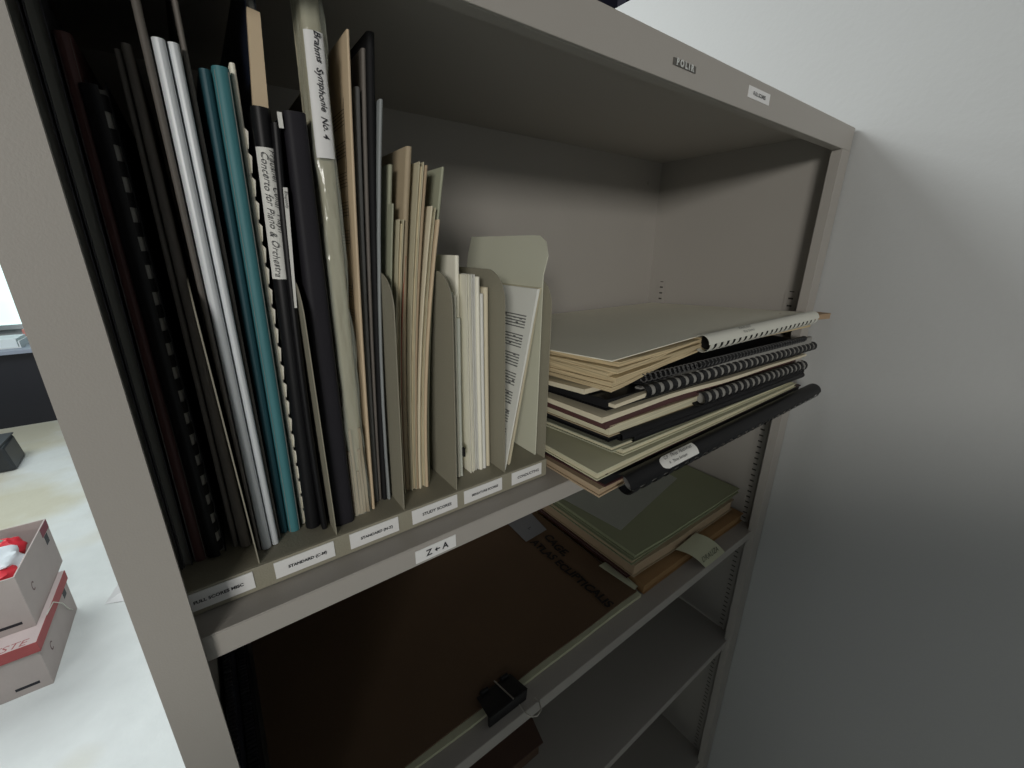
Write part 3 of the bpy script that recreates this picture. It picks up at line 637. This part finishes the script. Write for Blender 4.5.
comb((0.463, -0.0175, 1.5500), (0.778, -0.0215, 1.5530), 0.0105, 22, WCOMB, r_, (0, -0.72, 0.70), -100, 42, 0.55, 130, core=BLACKM)
c0 = Vector((0.463, -0.0175, 1.5500)); c1 = Vector((0.778, -0.0215, 1.5530)); dd = (c1 - c0).normalized(); oo = Vector((0, -0.5, 0.87)); sd = dd.cross(oo)
text('FRANZ LISZT', c0 + dd * 0.075 + oo * 0.0112 - sd * 0.001, dd, -sd, 0.0052, mat('grey print', (0.16, 0.16, 0.15), 0.7), r_, name='spine_print', align='LEFT')
text('Missa Solemnis', c0 + dd * 0.078 + oo * 0.0106 + sd * 0.005, dd, -sd + oo * 0.5, 0.0046, mat('grey print 2', (0.16, 0.16, 0.15), 0.7), r_, name='spine_print', align='LEFT')

# ------------------------------------------------------------------ middle shelf
Z2 = 1.110
fold = thing('kraft_folder', 'large dark brown folder with handwritten title and black clip on the middle shelf', 'folder', (0.22, 0.18, Z2))
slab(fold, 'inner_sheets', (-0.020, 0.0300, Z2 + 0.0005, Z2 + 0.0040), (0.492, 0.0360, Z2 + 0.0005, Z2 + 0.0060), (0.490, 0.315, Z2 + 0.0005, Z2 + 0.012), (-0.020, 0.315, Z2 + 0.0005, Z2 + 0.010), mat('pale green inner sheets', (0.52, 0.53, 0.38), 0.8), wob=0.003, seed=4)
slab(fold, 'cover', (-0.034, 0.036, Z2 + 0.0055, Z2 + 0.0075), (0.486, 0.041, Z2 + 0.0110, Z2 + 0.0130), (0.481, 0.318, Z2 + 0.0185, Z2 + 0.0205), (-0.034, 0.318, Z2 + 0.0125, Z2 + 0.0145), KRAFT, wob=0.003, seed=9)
zc = Z2 + 0.0206
q = quad('paper_label', [(0.4065, 0.233, zc), (0.4610, 0.237, zc), (0.4700, 0.300, zc), (0.4100, 0.300, zc)], mat('grey blue label', (0.24, 0.25, 0.27), 0.7), fold)
text('L', (0.436, 0.262, zc + 0.0003), (0.1, -1, 0), (1, 0.1, 0), 0.012, INK, q, name='lettering')
text('CAGE,', (0.449, 0.226, zc - 0.0012), (-0.06, -1, -0.022), (1, -0.06, 0), 0.022, INKB, fold, name='lettering', shear=0.1, wave=0.05, offset=0.0007)
text('ATLAS ECLIPTICALIS', (0.418, 0.229, zc - 0.0012), (0.045, -1, -0.022), (1, 0.045, 0), 0.0205, INKB, fold, name='lettering', shear=0.1, wave=0.05, offset=0.0007)
tb = quad('index_flap', [(0.484, 0.043, Z2 + 0.0138), (0.496, 0.046, Z2 + 0.0115), (0.500, 0.113, Z2 + 0.0150), (0.474, 0.112, Z2 + 0.0175)], mat('pale green flap', (0.55, 0.57, 0.42), 0.8), fold, solid=0.0008)
# binder clip
clip = thing('binder_clip', 'black binder clip gripping the front edge of the brown folder', 'clip', (0.208, 0.03, Z2 + 0.01))
b = MB()
zt_, zq = Z2 + 0.0180, Z2 + 0.001
b.hexa([(0.182, 0.018, zq + 0.0), (0.238, 0.018, zq + 0.0), (0.238, 0.0215, zq), (0.182, 0.0215, zq), (0.182, 0.016, zt_ + 0.003), (0.238, 0.016, zt_ + 0.003), (0.238, 0.022, zt_ + 0.003), (0.182, 0.022, zt_ + 0.003)])
b.hexa([(0.181, 0.018, zt_ + 0.001), (0.239, 0.018, zt_ + 0.001), (0.236, 0.050, zt_ - 0.0055), (0.184, 0.050, zt_ - 0.0055), (0.181, 0.016, zt_ + 0.004), (0.239, 0.016, zt_ + 0.004), (0.236, 0.050, zt_ - 0.0040), (0.184, 0.050, zt_ - 0.0040)])
for x in (0.190, 0.2205):
    b.tube([(x, 0.050, zt_ - 0.003), (x + 0.011, 0.050, zt_ - 0.003)], 0.0028, 10)
b.build('clip_body', CLIPM, clip, smooth=False, bevel=0.0006)
b = MB(); b.tube([(0.212, 0.052, zt_ - 0.001), (0.213, 0.035, zt_ + 0.004), (0.216, 0.016, zt_ + 0.006)], 0.0009, 6)
b.tube([(0.226, 0.017, Z2 + 0.004), (0.2265, 0.008, Z2 + 0.002), (0.2300, -0.001, Z2 + 0.001), (0.2370, -0.005, Z2 + 0.001), (0.2450, -0.003, Z2 + 0.002), (0.2490, 0.006, Z2 + 0.003), (0.247, 0.012, Z2 + 0.004)], 0.0009, 6)
b.build('wire_handle', WIRE, clip, smooth=True)
# narrow dark spiral notebooks left of the folder
for x0, x1, zt, lab, mm in ((-0.0585, -0.0500, 1.20, 'dark navy ribbed notebook on edge against the cabinet side, middle shelf', NAVYC), (-0.0495, -0.0390, 1.16, 'black spiral notebook on edge beside the brown folder', BLACKM)):
    r_ = thing('spiral_notebook', lab, 'notebook', ((x0 + x1) / 2, 0.17, Z2))
    b = MB(); b.box((x0, 0.03, Z2 + 0.0005), (x1, 0.30, zt)); b.build('book_block', mm, r_, bevel=0.001)
    b = MB()
    for k in range(54):
        y = 0.034 + k * 0.0049; b.box((x0 + 0.001, y, zt), (x1 - 0.001, y + 0.0022, zt + 0.0022))
    b.build('ring_binding', mat('ribbed binding', (0.035, 0.035, 0.04), 0.4), r_)

# right pile on the middle shelf
def pile(kind, label, x0, x1, y0, y1, z0, z1, m, pag=None, cat='folder', dz=0.0, ct=0.0012, rot=0.0, wob=0.003, seed=0, sag=0.0):
    root = thing(kind, label, cat, ((x0 + x1) / 2, (y0 + y1) / 2, z0))
    cx, cy = (x0 + x1) / 2, (y0 + y1) / 2
    def C(x, y, a, b): 
        c, s = math.cos(rot), math.sin(rot); return (cx + (x - cx) * c - (y - cy) * s, cy + (x - cx) * s + (y - cy) * c, a, b)
    def sl(nm, a, b, mm, i=0.0):
        slab(root, nm, C(x0 + i, y0 + i, z0 + a, z0 + b), C(x1 - i, y0 + i, z0 + a, z0 + b), C(x1 - i, y1 - i, z0 + a, z0 + b), C(x0 + i, y1 - i, z0 + a, z0 + b), mm, sag, 0, wob=wob, seed=seed)
    h = z1 - z0
    if pag: sl('back_cover', 0, ct, m); sl('pages', ct, h - ct, pag, 0.003); sl('cover', h - ct, h, m)
    else: sl('sheets', 0, h, m)
    return root
pile('folder', 'orange tan folder at the bottom of the middle shelf pile', 0.500, 0.832, 0.036, 0.315, Z2 + 0.0005, Z2 + 0.0190, ORANGE, ORANGE, seed=1)
pile('folder', 'dark thin folder second from the bottom of the middle shelf pile', 0.488, 0.800, 0.062, 0.310, Z2 + 0.0195, Z2 + 0.0260, MAROON, TAUPE, seed=2)
pile('score_booklet', 'cream edged score beneath the green folders, middle shelf', 0.492, 0.815, 0.052, 0.312, Z2 + 0.0265, Z2 + 0.0500, BROWNC, TANF, 'score', seed=3)
pile('folder', 'lower grey green folder of the middle shelf pile', 0.488, 0.822, 0.058, 0.312, Z2 + 0.0505, Z2 + 0.0600, GREENF, BROWNC, seed=4)
pile('folder', 'grey green folder topmost of the middle shelf pile under a pale sheet', 0.493, 0.832, 0.053, 0.315, Z2 + 0.0605, Z2 + 0.0700, GREENF, GREENF, seed=5)
zt = Z2 + 0.0708
sh = MB(); sh.add([(0.5225, 0.110, zt), (0.760, 0.152, zt), (0.775, 0.300, zt), (0.500, 0.300, zt), (0.503, 0.245, zt + 0.002)], [(0, 1, 2, 3, 4)])
o = sh.build('paper_sheet', mat('bluish pale sheet', (0.34, 0.36, 0.32), 0.7, 0, 0.06, 8), None, solid=0.0005); tag(o, 'pale bluish sheet lying on the topmost green folder', 'paper')
o = thing('index_tab', 'pale green index tab with capitals hanging over the middle shelf edge', 'tab', (0.65, 0.03, Z2 + 0.03))
b = MB(); rings = []
for i in range(9):
    t = i / 8; a = t * t
    L_ = Vector((0.600, 0.046, Z2 + 0.0345)).lerp(Vector((0.6405, 0.0075, Z2 + 0.0010)), t); R_ = Vector((0.672, 0.050, Z2 + 0.0345)).lerp(Vector((0.7060, 0.0065, Z2 + 0.0035)), t)
    bz = 0.007 * math.sin(math.pi * t) ; rings.append([L_ + Vector((0, -0.2 * bz, bz)), R_ + Vector((0, -0.2 * bz, bz))])
b.loft(rings, closed=False, cap=False); tp = b.build('tab_paper', mat('pale green tab paper', (0.44, 0.45, 0.32), 0.7), o, smooth=True, solid=0.0004)
A, B_ = rings[4]; A2, B2 = rings[8]; dr = (B2 - A2).normalized(); up_ = ((A - A2) - (A - A2).dot(dr) * dr).normalized()
text('DRAUZA', A2.lerp(A, 0.45) + (B2 - A2) * 0.10 + dr.cross(up_) * 0.0016, dr, up_, 0.0130, mat('grey ink', (0.10, 0.11, 0.08), 0.7), tp, shear=0.1, wave=0.03)

# shelf below: reddish brown bundle
r_ = thing('brown_portfolio', 'reddish brown bulging portfolio on the lower shelf', 'portfolio', (0.12, 0.20, 0.815))
slab(r_, 'pages', (-0.05, 0.090, 0.8155, 0.850), (0.328, 0.090, 0.8155, 0.840), (0.380, 0.31, 0.8155, 0.845), (-0.05, 0.31, 0.8155, 0.850), mat('dull brown pages', (0.12, 0.075, 0.05), 0.8))
slab(r_, 'cover', (-0.05, 0.086, 0.8505, 0.8525), (0.335, 0.086, 0.8405, 0.8425), (0.386, 0.315, 0.8455, 0.8475), (-0.05, 0.315, 0.8505, 0.8525), mat('reddish brown cover', (0.10, 0.058, 0.042), 0.75, 0, 0.2, 10), sag=0.006, bevel=0.001)

# ------------------------------------------------------------------ cartons on the floor
CARD = mat('greyish cardboard', (0.46, 0.40, 0.375), 0.8, 0, 0.08, 12, 0.2, 90)
CARDG = mat('green grey cardboard', (0.33, 0.33, 0.28), 0.8, 0, 0.08, 12)
REDL = mat('faded red lid', (0.38, 0.085, 0.085), 0.7, 0, 0.15, 12)
PINK = mat('pinkish white lid top', (0.62, 0.52, 0.50), 0.7, 0, 0.1, 12)
def carton(x1, y0, y1, z0, h, label, lidded):
    x0 = x1 - 0.31; o = thing('paper_carton', label, 'box', ((x0 + x1) / 2, (y0 + y1) / 2, z0), 'cartons stacked on the floor')
    t = 0.005; b = MB()
    b.box((x0, y0, z0), (x1, y0 + t, z0 + h)); b.box((x0, y1 - t, z0), (x1, y1, z0 + h)); b.box((x0, y0 + t, z0), (x0 + t, y1 - t, z0 + h)); b.box((x1 - t, y0 + t, z0), (x1, y1 - t, z0 + h)); b.box((x0 + t, y0 + t, z0), (x1 - t, y1 - t, z0 + t))
    b.build('carton_body', CARD, o, bevel=0.0015)
    e = 0.0006
    box('printed_bar', (x1 - 0.095, y0 - e, z0 + 0.028), (x1 - 0.030, y0, z0 + 0.040), INK, o)
    # round arrow mark and hand hole on the right side
    b = MB()
    for k in range(10):
        a0 = math.radians(30 + k * 28); a1 = math.radians(30 + (k + 1) * 28); c = (y0 + 0.10, z0 + h * 0.5)
        b.add([(x1 + e, c[0] + 0.016 * math.cos(a0), c[1] + 0.02 * math.sin(a0)), (x1 + e, c[0] + 0.016 * math.cos(a1), c[1] + 0.02 * math.sin(a1)), (x1 + e, c[0] + 0.010 * math.cos(a1), c[1] + 0.014 * math.sin(a1)), (x1 + e, c[0] + 0.010 * math.cos(a0), c[1] + 0.014 * math.sin(a0))], [(0, 1, 2, 3)])
    b.build('printed_mark', mat('faded brown print', (0.16, 0.10, 0.10), 0.8), o)
    box('hand_hole', (x1, y1 - 0.085, z0 + h * 0.62), (x1 + e, y1 - 0.045, z0 + h * 0.80), INK, o)
    return o
o = carton(-0.757, 1.763, 2.208, 0.0, 0.205, 'lower carton with a red and white lid on the floor', True)
b = MB(); b.box((-1.074, 1.757, 0.172), (-0.750, 2.214, 0.218)); b.box((-1.074, 1.757, 0.172), (-0.750, 2.214, 0.173)); ld = b.build('lid', REDL, o, bevel=0.002); ld['label'] = 'faded red lid'
box('lid_top', (-1.072, 1.759, 0.2181), (-0.752, 2.212, 0.2188), PINK, ld)
text('OUTSTE', (-0.780, 1.778, 0.2188), (1, 0, 0), (0, 1, 0), 0.045, mat('faded red print', (0.40, 0.14, 0.14), 0.8), ld, align='RIGHT', shear=0.2)
b = MB(); b.tube([(-0.7485, 1.90, 0.225), (-0.7480, 1.99, 0.215), (-0.7480, 2.06, 0.15), (-0.7550, 2.12, 0.07), (-0.7550, 2.15, 0.04)], 0.002, 6); b.build('string', mat('white string', (0.7, 0.7, 0.62), 0.8), o, smooth=True)
o = carton(-0.770, 1.860, 2.300, 0.219, 0.240, 'upper open carton holding a red and white bag', False)
box('red_corner_print', (-0.7698, 2.200, 0.415), (-0.7692, 2.298, 0.457), mat('dark red print', (0.25, 0.07, 0.09), 0.8), o)
r_ = thing('plastic_bag', 'crumpled red and white plastic bag inside the upper carton', 'bag', (-0.92, 2.08, 0.25))
def blob(cx, cy, cz, rx, ry, rz, m, seed, nm):
    b = MB(); rings = []
    for i in range(1, 16):
        ph = math.pi * i / 16; ring = []
        for j in range(24):
            th = 2 * math.pi * j / 24; d = Vector((math.sin(ph) * math.cos(th), math.sin(ph) * math.sin(th), math.cos(ph))); k = 1 + 0.28 * noise.noise(d * 2.3 + Vector((seed, 0, 0)))
            ring.append((cx + d.x * rx * k, cy + d.y * ry * k, cz + d.z * rz * k))
        rings.append(ring)
    b.loft(rings); return b.build(nm, m, r_, smooth=True)
blob(-0.905, 2.00, 0.385, 0.105, 0.115, 0.070, mat('red plastic', (0.62, 0.035, 0.05), 0.35), 1.0, 'red_film')
blob(-0.900, 2.08, 0.405, 0.095, 0.110, 0.070, mat('white plastic', (0.75, 0.82, 0.85), 0.35), 5.0, 'white_film')
blob(-0.865, 2.17, 0.420, 0.050, 0.040, 0.050, mat('red plastic fold', (0.62, 0.035, 0.05), 0.35), 3.0, 'red_fold')
blob(-0.905, 2.17, 0.435, 0.060, 0.018, 0.045, mat('green plastic', (0.15, 0.38, 0.28), 0.35), 9.0, 'green_print')
o = MB(); o.add([(-0.655, 2.16, 0.002), (-0.58, 2.13, 0.002), (-0.57, 2.24, 0.004), (-0.60, 2.27, 0.035)], [(0, 1, 2, 3)]); o = o.build('paper_scrap', LABEL, None, solid=0.001); tag(o, 'small folded white paper scrap on the floor behind the cabinet post', 'paper')

# ------------------------------------------------------------------ far desk
o = thing('desk', 'black office desk in front of the bright window', 'desk', (-1.7, 5.75, 0))
DK = mat('black desk laminate', (0.015, 0.016, 0.022), 0.5); box('modesty_panel', (-2.6, 5.46, 0.0), (-0.9, 5.48, 0.70), DK, o)
box('desk_top', (-2.65, 5.40, 0.70), (-0.85, 6.15, 0.735), mat('grey desk edge', (0.30, 0.34, 0.42), 0.4), o, 0.003)
b = MB(); b.box((-2.62, 5.45, 0), (-2.58, 6.1, 0.70)); b.box((-0.92, 5.45, 0), (-0.88, 6.1, 0.70)); b.build('side_leg', DK, o)
o = thing('paper_tray', 'white tray stacked with papers on the far desk', 'tray', (-1.52, 5.7, 0.735))
b = MB(); b.box((-1.66, 5.52, 0.7355), (-1.46, 5.84, 0.745)); b.box((-1.66, 5.52, 0.745), (-1.65, 5.84, 0.80)); b.box((-1.47, 5.52, 0.745), (-1.46, 5.84, 0.80)); b.build('tray', mat('white tray', (0.75, 0.8, 0.8), 0.4), o)
b = MB(); b.box((-1.64, 5.53, 0.746), (-1.48, 5.82, 0.82)); b.build('paper_stack', mat('white papers', (0.8, 0.88, 0.9), 0.6), o)
o = box('notebook', (-1.86, 5.5, 0.7355), (-1.69, 5.74, 0.775), mat('dark violet notebook', (0.05, 0.04, 0.09), 0.5), None, 0.002); tag(o, 'dark violet notebook lying left of the papers on the far desk', 'notebook')
o = thing('monitor', 'dark monitor standing on the far desk by the window', 'monitor', (-1.95, 5.9, 0.735))
box('screen', (-2.30, 5.90, 0.85), (-1.74, 5.93, 1.16), mat('monitor shell', (0.05, 0.07, 0.10), 0.4), o, 0.004); box('stand', (-2.05, 5.90, 0.7355), (-1.99, 5.96, 0.86), DK, o, 0.002)
o = box('red_cup', (-1.545, 6.02, 0.7355), (-1.49, 6.07, 0.84), mat('salmon cup', (0.75, 0.3, 0.25), 0.5), None, 0.01); o.name = 'pen_cup'; tag(o, 'small salmon pen cup behind the papers on the far desk', 'cup')
o = thing('storage_crate', 'dark grey plastic crate standing on the floor at the left picture edge', 'crate', (-1.7, 4.5, 0))
b = MB(); b.hexa([(-2.0, 4.27, 0.0), (-1.40, 4.27, 0.0), (-1.42, 4.60, 0.0), (-2.0, 4.60, 0.0), (-2.02, 4.25, 0.20), (-1.425, 4.27, 0.20), (-1.445, 4.60, 0.20), (-2.02, 4.60, 0.20)]); b.build('crate_body', mat('dark crate plastic', (0.035, 0.04, 0.045), 0.4), o, bevel=0.02)
b = MB(); b.box((-2.03, 4.24, 0.20), (-1.440, 4.60, 0.212)); b.build('crate_lid', mat('dark crate lid', (0.06, 0.065, 0.07), 0.4), o, bevel=0.005)
